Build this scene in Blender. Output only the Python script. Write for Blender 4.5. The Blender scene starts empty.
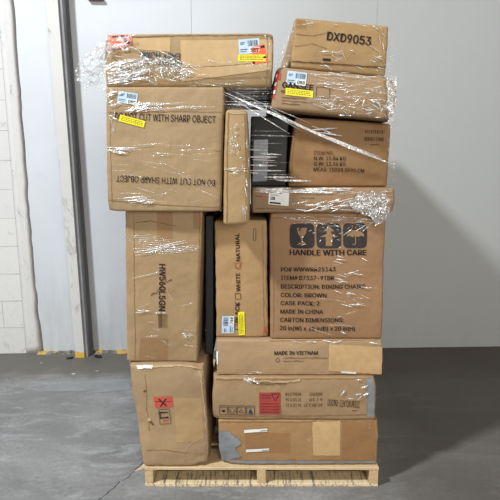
import bpy, bmesh, math, random
from mathutils import Vector, noise, Matrix

random.seed(7)
SC = bpy.context.scene
COL = SC.collection

# ------------------------------------------------------------------ camera
CAM_D, CAM_H, PITCH = 1.96, 1.39, math.radians(10)
cd = bpy.data.cameras.new('camera')
cd.sensor_width = 36.0; cd.lens = 36.0; cd.clip_start = 0.05
cam = bpy.data.objects.new('camera', cd); COL.objects.link(cam)
cam.location = (0, -CAM_D, CAM_H)
cam.rotation_euler = (math.pi/2 - PITCH, 0, 0)
SC.camera = cam

# ------------------------------------------------------------------ light
w = bpy.data.worlds.new('world'); SC.world = w; w.use_nodes = True
bg = w.node_tree.nodes['Background']
bg.inputs[0].default_value = (1.0, 0.93, 0.84, 1); bg.inputs[1].default_value = 0.27

def area(name, loc, target, size, power, color):
    d = bpy.data.lights.new(name, 'AREA'); d.shape = 'DISK'; d.size = size
    d.energy = power; d.color = color
    o = bpy.data.objects.new(name, d); COL.objects.link(o)
    o.location = loc
    o.rotation_euler = (Vector(target) - Vector(loc)).to_track_quat('-Z', 'Y').to_euler()
    return o
area('warehouse_lamp', (-3.35, -2.2, 5.5), (0, 0.3, 0.9), 0.5, 435, (0.93, 0.97, 1.0))
area('front_fill_light', (1.6, -5.6, 2.3), (0.6, 1.0, 1.1), 2.4, 185, (1.0, 0.96, 0.89))  # unseen fill lamp added behind the camera to lift the wall's shadow side

SC.view_settings.view_transform = 'Standard'
SC.view_settings.look = 'None'
SC.view_settings.gamma = 1.0
SC.view_settings.use_curve_mapping = False
SC.view_settings.exposure = 0.0
try:   # the grotesque that ships with Blender; its built-in face is used if it is missing
    FONT = bpy.data.fonts.load(bpy.utils.system_resource('DATAFILES', path='fonts')+'/Inter.woff2')
except Exception:
    FONT = None

# ------------------------------------------------------------------ helpers
def lin(c):
    return tuple(((x/255)/12.92 if x/255 <= 0.04045 else ((x/255+0.055)/1.055)**2.4) for x in c) + (1,)

def P(px, py, Y):
    """where the line of sight of a photo point meets the vertical plane y = Y"""
    a = (px-250)/500; b = (250-py)/500
    dy = math.cos(PITCH)+b*math.sin(PITCH); dz = -math.sin(PITCH)+b*math.cos(PITCH)
    k = (Y+CAM_D)/dy
    return Vector((a*k, Y, CAM_H+dz*k))

def tag(o, label=None, cat=None, group=None, kind=None):
    if label: o['label'] = label
    if cat: o['category'] = cat
    if group: o['group'] = group
    if kind: o['kind'] = kind
    return o

def mesh_obj(name, bm, mat, parent=None, smooth=True):
    me = bpy.data.meshes.new(name)
    bmesh.ops.recalc_face_normals(bm, faces=bm.faces)
    bm.to_mesh(me); bm.free()
    me.materials.append(mat)
    if smooth:
        for p in me.polygons: p.use_smooth = True
    o = bpy.data.objects.new(name, me); COL.objects.link(o)
    if parent is not None:
        o.parent = parent
    return o

def empty(name, loc):
    o = bpy.data.objects.new(name, None); COL.objects.link(o); o.location = loc
    o.empty_display_size = 0.1
    return o

def localise(o, root):
    """vertices were built in world space: shift them into the root's frame"""
    o.parent = root
    o.data.transform(Matrix.Translation(-root.location))

def box_bm(x0, x1, y0, y1, z0, z1, bev=0.0, bm=None):
    own = bm is None
    if own: bm = bmesh.new()
    r = bmesh.ops.create_cube(bm, size=1)
    for v in r['verts']:
        v.co = Vector((x0+(v.co.x+.5)*(x1-x0), y0+(v.co.y+.5)*(y1-y0), z0+(v.co.z+.5)*(z1-z0)))
    if bev and own:
        bmesh.ops.bevel(bm, geom=list(bm.edges), offset=bev, segments=2, profile=.5, affect='EDGES')
    return bm

class NT:
    def __init__(s, name):
        s.m = bpy.data.materials.new(name); s.m.use_nodes = True
        s.t = s.m.node_tree; s.n = s.t.nodes; s.l = s.t.links
        s.b = s.n['Principled BSDF']; s.out = s.n['Material Output']
        s.tc = s.n.new('ShaderNodeTexCoord')
    def mapping(s, scale, loc=(0,0,0), rot=(0,0,0)):
        m = s.n.new('ShaderNodeMapping'); m.inputs['Scale'].default_value = scale
        m.inputs['Location'].default_value = loc; m.inputs['Rotation'].default_value = rot
        s.l.new(s.tc.outputs['Object'], m.inputs[0]); return m.outputs[0]
    def noise(s, scale, detail=4, rough=.55, vec=None, dist=0):
        n = s.n.new('ShaderNodeTexNoise'); n.inputs['Scale'].default_value = scale
        n.inputs['Detail'].default_value = detail; n.inputs['Roughness'].default_value = rough
        n.inputs['Distortion'].default_value = dist
        s.l.new(vec if vec is not None else s.tc.outputs['Object'], n.inputs['Vector']); return n.outputs[0]
    def ramp(s, src, stops):
        r = s.n.new('ShaderNodeValToRGB'); e = r.color_ramp.elements
        while len(e) < len(stops): e.new(.5)
        for i, (p, c) in enumerate(stops):
            e[i].position = p; e[i].color = c if len(c) == 4 else tuple(c)+(1,)
        s.l.new(src, r.inputs[0]); return r.outputs[0]
    def g(s, src, a, b, lo=0., hi=1.):
        return s.ramp(src, [(a, (lo,)*3), (b, (hi,)*3)])
    def mix(s, fac, a, b, mode='MIX'):
        m = s.n.new('ShaderNodeMix'); m.data_type = 'RGBA'; m.blend_type = mode
        for v, i in ((fac, 0), (a, 6), (b, 7)):
            if hasattr(v, 'is_linked') or hasattr(v, 'links'): s.l.new(v, m.inputs[i])
            else: m.inputs[i].default_value = v
        return m.outputs[2]
    def math(s, op, a, b=0.0):
        m = s.n.new('ShaderNodeMath'); m.operation = op
        for v, i in ((a, 0), (b, 1)):
            if hasattr(v, 'links'): s.l.new(v, m.inputs[i])
            else: m.inputs[i].default_value = v
        return m.outputs[0]
    def bump(s, src, strength, dist=.01, prev=None):
        b = s.n.new('ShaderNodeBump'); b.inputs['Strength'].default_value = strength
        b.inputs['Distance'].default_value = dist
        s.l.new(src, b.inputs['Height'])
        if prev is not None: s.l.new(prev, b.inputs['Normal'])
        return b.outputs[0]
    def done(s, color=None, rough=None, normal=None):
        if color is not None:
            if hasattr(color, 'links'): s.l.new(color, s.b.inputs['Base Color'])
            else: s.b.inputs['Base Color'].default_value = color
        if rough is not None:
            if hasattr(rough, 'links'): s.l.new(rough, s.b.inputs['Roughness'])
            else: s.b.inputs['Roughness'].default_value = rough
        if normal is not None: s.l.new(normal, s.b.inputs['Normal'])
        return s.m

def cardboard(name, rgb, seed=0., rough=.72, flute='x', scuff=.5):
    """kraft board: faint flute lines, blotches, scuffs"""
    t = NT(name); rgb = (rgb[0]-18, rgb[1]-13, rgb[2]-9)
    c = lin(rgb); k = lambda f: (c[0]*f, c[1]*f, c[2]*f, 1)
    a = t.noise(3.2, 4, .6, t.mapping((1,1,1), (seed,seed*.7,seed*1.3)))
    col = t.mix(t.g(a, .3, .7), k(.86), k(1.10))
    sc = (1, .2, .05) if flute == 'x' else (.05, .2, 1)
    fl = t.noise(210, 2, .5, t.mapping(sc))
    col = t.mix(t.g(fl, .35, .7, 0, .35), col, k(.86))
    st = t.noise(9, 6, .7, t.mapping((1,1,1), (seed*3,1,seed)), .6)
    col = t.mix(t.g(st, .60, .74, 0, scuff*.55), col, (c[0]*.62, c[1]*.58, c[2]*.55, 1))
    s2 = t.noise(14, 5, .7, t.mapping((1,1,.35), (seed,9,seed*2)), .4)
    col = t.mix(t.g(s2, .62, .78, 0, scuff*.55), col, (min(1,c[0]*1.3), min(1,c[1]*1.32), min(1,c[2]*1.38), 1))
    n = t.bump(fl, .10, .002)
    n = t.bump(t.noise(26, 5, .6), .32, .006, n)
    n = t.bump(t.noise(5, 3, .55, t.mapping((1,1,1), (seed,seed,0))), .45, .035, n)
    return t.done(col, rough, n)

def plain(name, rgb, rough=.6, var=.08, scale=30, spec=None):
    t = NT(name); c = lin(rgb)
    col = t.mix(t.g(t.noise(scale, 3), .3, .7), tuple(x*(1-var) for x in c[:3])+(1,), tuple(min(1, x*(1+var)) for x in c[:3])+(1,))
    t.b.inputs['Specular IOR Level'].default_value = .5 if spec is None else spec
    return t.done(col, rough)

INK = plain('ink_dark', (44,36,32), .8, .2, 60, .2)
INK2 = plain('ink_faded', (96,72,52), .85, .15, 60, .2)
INKBLUE = plain('ink_blue_grey', (62,74,84), .8, .1, 60, .2)
M_RED = plain('red_print', (196,52,46), .6)
M_DKRED = plain('dark_red_label', (160,62,52), .7)
M_ORANGE = plain('orange_sticker', (250,98,52), .5)
M_YEL = plain('yellow_sticker', (238,226,24), .5)
M_BLUE = plain('pale_blue_label', (184,206,226), .5)
M_WHITE = plain('white_label', (226,226,224), .5)
M_TAN = plain('masking_paper_tape', (190,158,112), .6)
M_TAN2 = plain('light_kraft_tape', (190,160,116), .45)
M_DUCT = plain('grey_duct_tape', (128,132,136), .45, .2, 18)
def clear_tape(name, rgb, fac):
    t = NT(name)
    t.b.inputs['Base Color'].default_value = lin(rgb); t.b.inputs['Roughness'].default_value = .22
    tr = t.n.new('ShaderNodeBsdfTransparent'); mx = t.n.new('ShaderNodeMixShader')
    mx.inputs[0].default_value = fac
    t.l.new(tr.outputs[0], mx.inputs[1]); t.l.new(t.b.outputs[0], mx.inputs[2]); t.l.new(mx.outputs[0], t.out.inputs[0])
    t.l.new(t.bump(t.noise(40, 3), .2, .004), t.b.inputs['Normal'])
    return t.m
M_CLEAR = clear_tape('brown_clear_tape', (168,124,80), .32)
M_SEAM = plain('board_edge_shadow_gap', (104,78,54), .9, .2, 50, .1)
M_FOLD = plain('board_fold', (140,108,76), .85, .15, 50, .1)
M_FRAY = plain('torn_board_edge', (188,162,126), .9, .15, 40, .1)
def solid_print(name, rgb):
    """worn block print: ink broken by scuffs"""
    t = NT(name); c = lin(rgb)
    s = t.noise(30, 6, .75, t.mapping((1,1,2.5)))
    col = t.mix(t.g(s, .56, .68, 0, .5), c, lin((120,98,76)))
    return t.done(col, .7)
M_BLOCK = solid_print('black_block_print', (38,34,34))

# ------------------------------------------------------------------ setting
WY0, WSL = 1.607, 0.038         # back wall: y = WY0 + WSL*x
def wallY(x): return WY0 + WSL*x
def wall_slab(name, x0, x1, z0, z1, front, back, mat, bev=0.0, nx=1):
    """slab parallel to the back wall; front/back are offsets toward +y from the wall face"""
    bm = box_bm(x0, x1, 0, 1, z0, z1)
    if bev:
        for v in bm.verts: v.co.y = front if v.co.y < .5 else back
        bmesh.ops.bevel(bm, geom=list(bm.edges), offset=bev, segments=2, affect='EDGES')
        for v in bm.verts: v.co.y += wallY(v.co.x)
    else:
        for v in bm.verts: v.co.y = wallY(v.co.x) + (front if v.co.y < .5 else back)
    o = mesh_obj(name, bm, mat, smooth=False)
    return o

# floor
t = NT('stained_concrete')
c1 = t.noise(1.7, 8, .65, t.mapping((1,1.6,1), (3,1,0)), .5)
col = t.mix(t.g(c1, .32, .70), lin((108,109,109)), lin((150,151,152)))
c2 = t.noise(4.2, 12, .78, t.mapping((.7,2.0,1), (1,7,0)), .7)
col = t.mix(t.g(c2, .50, .66, 0, .75), col, lin((174,176,178)))
c3 = t.noise(2.2, 7, .7, t.mapping((1,2.0,1), (8,2,0)), 1.2)
col = t.mix(t.g(c3, .55, .74, 0, .7), col, lin((92,91,90)))
c4 = t.noise(55, 4, .7)
col = t.mix(t.g(c4, .35, .7, 0, .45), col, lin((100,98,96)))
# dirt collected along the wall
sp = t.n.new('ShaderNodeSeparateXYZ'); t.l.new(t.tc.outputs['Object'], sp.inputs[0])
dy = t.math('ADD', sp.outputs['Y'], t.math('MULTIPLY', t.noise(4, 5, .6), .5))
col = t.mix(t.g(t.math('MULTIPLY', dy, .5), .64, .74, 0, .85), col, lin((92,88,80)))
# warmer floor east of the pallet; the stack's shadow is deepened in its colour
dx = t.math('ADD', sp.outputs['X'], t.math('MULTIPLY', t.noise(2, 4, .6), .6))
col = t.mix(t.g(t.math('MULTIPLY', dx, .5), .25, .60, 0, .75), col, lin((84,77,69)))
nb = t.bump(t.noise(30, 6, .7), .25, .004); nb = t.bump(c2, .2, .006, nb)
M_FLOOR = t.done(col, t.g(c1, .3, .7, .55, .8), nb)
bm = bmesh.new()
bmesh.ops.create_grid(bm, x_segments=2, y_segments=2, size=1)
for v in bm.verts: v.co = Vector((v.co.x*5, -1.5+v.co.y*3.6, 0))
r = bmesh.ops.extrude_face_region(bm, geom=bm.faces[:])
for e in r['geom']:
    if isinstance(e, bmesh.types.BMVert): e.co.z = -.12
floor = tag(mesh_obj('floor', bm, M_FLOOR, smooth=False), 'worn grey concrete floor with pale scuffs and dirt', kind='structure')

# crack running from the pallet corner
M_CRACK = plain('crack_dirt', (62,60,58), .95, .2, 40, .05)
def floorP(px, py):
    a = (px-250)/500; b = (250-py)/500
    dy = math.cos(PITCH)+b*math.sin(PITCH); dz = -math.sin(PITCH)+b*math.cos(PITCH)
    k = -CAM_H/dz
    return Vector((a*k, dy*k-CAM_D, 0))
bm = bmesh.new()
pts = [(147,459),(140,466),(134,472),(126,479),(120,482),(114,488),(107,494),(98,500),(92,508)]
prev = None
fine = []
for i in range(len(pts)-1):
    for s in range(3):
        f = s/3; fine.append((pts[i][0]*(1-f)+pts[i+1][0]*f+random.uniform(-.8,.8), pts[i][1]*(1-f)+pts[i+1][1]*f+random.uniform(-.5,.5)))
for i, q in enumerate(fine):
    c = floorP(*q); wd = random.uniform(.0012, .003)
    a = bm.verts.new(c+Vector((-wd, -wd*.6, .0012))); b = bm.verts.new(c+Vector((wd, wd*.6, .0012)))
    if prev: bm.faces.new((prev[0], prev[1], b, a))
    prev = (a, b)
o = mesh_obj('crack', bm, M_CRACK, floor); tag(o, 'thin dark crack in the concrete')
# slab joint and skim patch left
M_PATCH = NT('skim_patch')
_a = M_PATCH.noise(6, 6, .7, M_PATCH.mapping((1,2,1)), .5)
M_PATCH = M_PATCH.done(M_PATCH.mix(M_PATCH.g(_a, .3, .7), lin((122,124,125)), lin((144,146,148))), .75)
def floor_poly(name, pp, mat, h=.0015):
    bm = bmesh.new(); vs = []
    n = len(pp)
    for i in range(n):
        a, b = Vector(pp[i]), Vector(pp[(i+1) % n])
        for s in range(6):
            q = a.lerp(b, s/6); q = floorP(q.x+random.uniform(-.5,.5), q.y+random.uniform(-.25,.25)); vs.append(bm.verts.new(q+Vector((0,0,h))))
    bm.faces.new(vs); return mesh_obj(name, bm, mat, floor, False)
tag(floor_poly('skim_patch', [(97,381),(128,379),(131,391),(94,393)], M_PATCH), 'paler grey skim coat patch')
tag(floor_poly('skim_patch', [(52,384),(95,382),(92,391),(44,392)], M_PATCH), 'paler grey skim coat patch')

# back wall: smooth painted panel
t = NT('painted_panel')
a = t.noise(1.1, 5, .6, t.mapping((1,1,1)), .3)
col = t.mix(t.g(a, .3, .7), lin((196,201,207)), lin((209,214,220)))
s1 = t.noise(4, 6, .7, t.mapping((3,1,.35)), .2)
sp = t.n.new('ShaderNodeSeparateXYZ'); t.l.new(t.tc.outputs['Object'], sp.inputs[0])
low = t.math('MULTIPLY', t.g(sp.outputs['Z'], .0, .75, 1, 0), t.g(s1, .35, .65))
col = t.mix(t.math('MULTIPLY', low, .35), col, lin((140,136,130)))
s2 = t.noise(7, 6, .75, t.mapping((.5,1,1.6), (4,0,2)), .8)
col = t.mix(t.g(s2, .60, .72, 0, .25), col, lin((176,176,174)))
# wall greys toward the east: light falloff put into the paint colour
gx = t.math('ADD', sp.outputs['X'], t.math('MULTIPLY', t.noise(2, 4), .3))
col = t.mix(t.g(t.math('ADD', t.math('MULTIPLY', gx, .5), .5), .36, .90, 0, .85), col, lin((176,179,178)))
M_WALL = t.done(col, .6, t.bump(t.noise(3, 4), .15, .02))
wall = tag(wall_slab('wall_back', -3.4, 4.2, 0.0, 3.4, 0, .15, M_WALL), 'smooth painted wall panel, white, with light falloff coloured grey toward the right', kind='structure')
for v in wall.data.vertices:
    if v.co.z < .01 and abs(v.co.x) > 5: pass

# white painted block pier on the left
t = NT('painted_blockwork')
br = t.n.new('ShaderNodeTexBrick')
mp = t.mapping((1,1,1), (0.19,0,0.012), (math.radians(-90),0,0))
t.l.new(mp, br.inputs['Vector'])
br.inputs['Scale'].default_value = 1.0; br.inputs['Brick Width'].default_value = .40; br.inputs['Row Height'].default_value = .2
br.inputs['Mortar Size'].default_value = .0035; br.inputs['Mortar Smooth'].default_value = .3
br.inputs['Color1'].default_value = lin((214,214,213)); br.inputs['Color2'].default_value = lin((208,208,208)); br.inputs['Mortar'].default_value = lin((168,165,163))
brk = t.noise(5, 4, .7)
col = t.mix(t.g(brk, .40, .62, 0, .5), br.outputs[0], lin((212,212,211)))
ch = t.noise(16, 7, .75, t.mapping((1,1,.7)), .9)
col = t.mix(t.g(ch, .58, .68, 0, .6), col, lin((166,165,163)))
nb = t.bump(br.outputs['Fac'], -.5, .004); nb = t.bump(t.noise(28, 6, .7), .4, .006, nb)
M_BLK = t.done(col, .75, nb)
def wallX(px, py, off=0):
    """x on the back wall plane (shifted by off) seen at a photo point"""
    x = -1
    for _ in range(6): x = P(px, py, wallY(x)+off).x
    return x
xb = -1.645
blk = tag(wall_slab('wall_left', -3.4, xb, 0.0, 3.4, -.012, -.0005, M_BLK, .003), 'white painted concrete block wall at the left edge', kind='structure')
t = NT('chipped_white_render')
ch = t.noise(9, 8, .75, t.mapping((2.2,1,.7)), .8)
col = t.mix(t.g(ch, .58, .66, 0, .7), lin((212,212,211)), lin((158,155,150)))
nb = t.bump(ch, .5, .01); nb = t.bump(t.noise(40, 5, .7), .3, .004, nb)
M_REND = t.done(col, .75, nb)
# ragged rendered strip between the blocks and the panel
bm = bmesh.new(); rows = []
for k in range(61):
    z = k*3.4/60
    jag = noise.noise(Vector((0, 3, z*5)))*.009 + noise.noise(Vector((0, 9, z*19)))*.009
    bot = max(0, .5-z)*.05
    xs = [xb+.0005, xb+.03, xb+.062+jag*.6, xb+.098+jag+bot]
    os = [-.0125, -.010+noise.noise(Vector((1, 1, z*9)))*.002, -.004+noise.noise(Vector((2, 5, z*12)))*.002, -.0003]
    rows.append([bm.verts.new((x, wallY(x)+o, z)) for x, o in zip(xs, os)]+[bm.verts.new((xb+.0005, wallY(xb)-.0005, z))])
for a, b in zip(rows, rows[1:]):
    for i in range(5): bm.faces.new((a[i], a[(i+1) % 5], b[(i+1) % 5], b[i]))
bm.faces.new(rows[0]); bm.faces.new(rows[-1])
tag(mesh_obj('trim_1', bm, M_REND), 'ragged white render strip beside the block wall', kind='structure')

# broken sill under the panel: grey rubble strip with flecks of yellow paint
t = NT('broken_sill')
a = t.noise(11, 7, .75, t.mapping((1,1,2)), .8)
col = t.mix(t.g(a, .40, .60), lin((74,69,63)), lin((150,146,138)))
y1 = t.noise(7, 3, .6, t.mapping((1,1,1), (2.3,0,0)))
col = t.mix(t.g(y1, .555, .58, 0, .85), col, lin((206,168,66)))
M_SILL = t.done(col, .9, t.bump(a, .6, .02))
bm = bmesh.new(); rows = []
for k in range(91):
    x = -1.56 + k*(.95/90)
    n1 = noise.noise(Vector((x*14, 0, 0))); n2 = noise.noise(Vector((x*31, 4, 0)))
    h = .014+.007*n1+.006*n2; d = .040+.022*n2+.014*n1
    Y = wallY(x)
    rows.append([bm.verts.new((x, Y-.0005, 0.0)), bm.verts.new((x, Y-.0005, h)), bm.verts.new((x, Y-d*.55, h*.8)), bm.verts.new((x, Y-d, 0.0))])
for a, b in zip(rows, rows[1:]):
    for i in range(4): bm.faces.new((a[i], a[(i+1) % 4], b[(i+1) % 4], b[i]))
bm.faces.new(rows[0]); bm.faces.new(rows[-1])
tag(mesh_obj('trim_2', bm, M_SILL, smooth=False), 'broken concrete sill along the base of the white panel', kind='structure')

# thin drywall joint lines at the top of the wall
M_LINE = plain('grey_joint', (176,178,180), .8)
for px in (191, 377):
    x = wallX(px, 10)
    tag(wall_slab('trim_3' if px == 191 else 'trim_4', x-.0015, x+.0015, 1.82, 3.4, -.0015, -.0002, M_LINE), 'faint vertical joint line on the painted wall', kind='structure')
o = tag(wall_slab('trim_5', -.4-.66, -.4-.56, 2.43, 2.445, -.03, -.0005, plain('rusty_bracket', (120,96,80), .8), .003), 'small rusty bracket high on the white wall', kind='structure')

# leaning white column in front of the panel, web and rear flange coloured dark as its shaded side
t = NT('column_paint')
a = t.noise(12, 7, .75, t.mapping((1,1,.5)), .6)
col = t.mix(t.g(a, .54, .66, 0, .7), lin((206,206,204)), lin((132,128,122)))
sp = t.n.new('ShaderNodeSeparateXYZ'); t.l.new(t.tc.outputs['Object'], sp.inputs[0])
zz = t.math('ADD', sp.outputs['Z'], t.math('MULTIPLY', t.noise(14, 4), .03))
col = t.mix(t.g(zz, .053, .06, 1, 0), col, lin((216,176,66)))
M_COLM = t.done(col, .55, t.bump(a, .3, .01))
t = NT('column_side_shade')
a = t.noise(12, 6, .7, t.mapping((1,1,.3)))
M_COLS = t.done(t.mix(t.g(a, .35, .65), lin((112,113,117)), lin((148,149,152))), .6)
def column():
    yb = wallY(-1.25)
    Yf = yb-.105
    # foot and head of the front face, slightly out of plumb
    fl, fr = P(75.5, 359, Yf), P(84.5, 359, Yf)
    tl, tr = P(45.5, 0, Yf), P(57.5, 0, Yf)
    def at(a, b, z):
        f = (z-a.z)/(b.z-a.z); return a.x+(b.x-a.x)*f
    root = empty('steel_column', ((fl.x+fr.x)/2, Yf+.05, 0))
    def prism(name, segs, y0, y1, mat, bev=.002):
        bm = bmesh.new(); zs = [0, .8, 1.6, 2.4, 3.3]; rr = []
        for z in zs:
            x0 = at(fl, tl, z)+segs[0]; x1 = at(fr, tr, z)+segs[1] if segs[2] else x0+segs[1]
            if segs[3]: x1 = at(fr, tr, z)+segs[1]; x0 = at(fr, tr, z)+segs[0]
            rr.append([bm.verts.new(q) for q in ((x0, y0, z), (x1, y0, z), (x1, y1, z), (x0, y1, z))])
        for a, b in zip(rr, rr[1:]):
            for i in range(4): bm.faces.new((a[i], a[(i+1) % 4], b[(i+1) % 4], b[i]))
        bm.faces.new(rr[0]); bm.faces.new(rr[-1])
        o = mesh_obj(name, bm, mat, smooth=False); localise(o, root); return o
    prism('front_flange', (0, 0, True, False), Yf, Yf+.016, M_COLM)
    o = prism('side_web', (-.016, .022, False, True), Yf+.016, Yf+.080, M_COLS); tag(o, 'web of the column, coloured dark grey as shade')
    o = prism('rear_flange', (-.05, .040, False, True), Yf+.080, Yf+.094, plain('rear_flange_shade', (98,100,106), .6)); tag(o, 'rear flange of the column, coloured dark as shade')
    tag(root, 'tall leaning white steel column with yellow foot in front of the white panel', 'column')
column()

# bits of debris by the column foot
M_DEB = plain('black_debris', (30,30,32), .7)
for i, (px, py, s, lab) in enumerate([(70, 358.5, .022, 'small black scrap lying just left of the yellow column foot'), (98, 357, .030, 'small black scrap lying right of the yellow column foot')]):
    c = floorP(px, py)
    bm = bmesh.new(); bmesh.ops.create_icosphere(bm, subdivisions=2, radius=1)
    for v in bm.verts:
        n = noise.noise_vector(v.co*2+Vector((i*5,0,0)))
        v.co = Vector((v.co.x*s*(1.2)+n.x*s*.6, v.co.y*s*.6+n.y*s*.4, max(0, (v.co.z+.5)*s*.35+n.z*s*.2)))
        v.co = Matrix.Rotation(.5-i, 3, 'Z') @ v.co
    o = mesh_obj('floor_scrap', bm, M_DEB); o.location = (c.x, c.y, 0); tag(o, lab, 'scrap')
M_CHIP = plain('pale_chip', (176,174,168), .8)
for i, (px, py, s, lab) in enumerate([(74, 374, .012, 'pale paint chip on the floor below the white column, nearer the camera'), (97, 371, .007, 'tiny pale chip on the floor right of the column foot'), (41, 363, .007, 'tiny pale chip on the floor near the render strip')]):
    c = floorP(px, py)
    bm = bmesh.new(); bmesh.ops.create_icosphere(bm, subdivisions=1, radius=1)
    for v in bm.verts:
        n = noise.noise_vector(v.co*2+Vector((i*5,3,0)))
        v.co = Vector((v.co.x*s*1.6+n.x*s, v.co.y*s+n.y*s*.5, max(0, (v.co.z+.5)*s*.3)))
    o = mesh_obj('paint_chip', bm, M_CHIP); o.location = (c.x, c.y, 0); tag(o, lab, 'chip', 'paint chips on the floor')

# ------------------------------------------------------------------ pallet
def wood(name, rgb, seed, axis='x', dirty=.3):
    t = NT(name); c = lin(rgb)
    sc = {'x': (.6,6,6), 'y': (6,.6,6)}[axis]
    g = t.noise(14, 6, .65, t.mapping(sc, (seed,seed,seed)), .6)
    col = t.mix(t.g(g, .3, .7), (c[0]*.80, c[1]*.76, c[2]*.68, 1), (min(1,c[0]*1.12), min(1,c[1]*1.12), min(1,c[2]*1.12), 1))
    g2 = t.noise(20, 5, .7, t.mapping((4.5,.4,3) if axis == 'x' else (.25,3,3), (seed*2,0,1)))
    col = t.mix(t.g(g2, .50, .62, 0, dirty), col, (.06,.055,.05,1))
    kn = t.noise(6, 2, .5, t.mapping((1,1,1), (seed,2,0)))
    col = t.mix(t.g(kn, .70, .74, 0, .5), col, (c[0]*.4, c[1]*.3, c[2]*.2, 1))
    return t.done(col, .75, t.bump(g, .3, .004))
M_W1 = wood('pine_deck', (208,184,146), 1.3, 'x', .12)
M_W2 = wood('pine_stringer', (202,176,136), 4.1, 'y', .05)
M_W3 = wood('pine_bottom_worn', (226,206,172), 7.7, 'x', .8)
PX0, PX1, PD, PZ = -.456, .556, 1.2, .0925
pal = empty('wooden_pallet', (.05, .6, 0))
def board(name, x0, x1, y0, y1, z0, z1, mat, sd, amp=.0015):
    bm = box_bm(x0, x1, y0, y1, z0, z1)
    bmesh.ops.subdivide_edges(bm, edges=[e for e in bm.edges if e.calc_length() > .3], cuts=14, use_grid_fill=True)
    bmesh.ops.bevel(bm, geom=[e for e in bm.edges if len(e.link_faces) == 2 and e.calc_face_angle(0) > 1], offset=.0018, segments=1, affect='EDGES')
    for v in bm.verts:
        n = noise.noise_vector(v.co*9+Vector((sd*3, 0, 0)))
        v.co += Vector((n.x*amp, n.y*amp*1.5, n.z*amp*.4))
        v.co.z = min(max(v.co.z, .0002), PZ-.0005)
    o = mesh_obj(name, bm, mat, smooth=False); localise(o, pal); return o
for k, (a, b) in enumerate([(PX0, PX0+.036), (.030, .068), (PX1-.040, PX1)]):
    board('stringer', a, b, .002, PD-.002, .0150, .0790, M_W2, k)
for k in range(7):
    wdt = .14 if k in (0, 6) else .095
    y = [0, .19, .355, .5525, .75, .915, 1.06][k]
    board('deck_board', PX0, PX1, y, y+wdt, .0792, PZ, M_W1, 10+k)
for k, y in enumerate([0, .27, .555, .84, 1.105]):
    board('bottom_board', PX0, PX1, y, y+.095, .0, .0148, M_W3, 30+k)
bm = bmesh.new()
for a_, b_, c_ in (((-.456,.012,.087),(-.500,.006,.074),(-.470,.03,.081)), ((-.456,.03,.085),(-.486,.035,.062),(-.462,.06,.083))):
    v_ = [bm.verts.new(q) for q in (a_, b_, c_)]+[bm.verts.new((q[0], q[1], q[2]-.006)) for q in (a_, b_, c_)]
    bm.faces.new(v_[:3]); bm.faces.new(v_[3:])
    for i in range(3): bm.faces.new((v_[i], v_[(i+1) % 3], v_[3+(i+1) % 3], v_[3+i]))
o = mesh_obj('splinter', bm, M_W1, smooth=False); localise(o, pal); tag(o, 'pale splintered wood at the left corner')
tag(pal, 'light pine shipping pallet on the concrete floor under the stacked boxes', 'pallet')
o = None

def cap_height():
    cu = bpy.data.curves.new('glyphs', 'FONT'); cu.body = 'H'; cu.font = FONT if FONT else cu.font
    ob = bpy.data.objects.new('glyphs', cu); COL.objects.link(ob)
    me = bpy.data.meshes.new_from_object(ob.evaluated_get(bpy.context.evaluated_depsgraph_get()))
    h = max(v.co.y for v in me.vertices)
    bpy.data.objects.remove(ob); bpy.data.curves.remove(cu); bpy.data.meshes.remove(me); return h
CAPH = cap_height()
print('cap height', CAPH)

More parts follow.
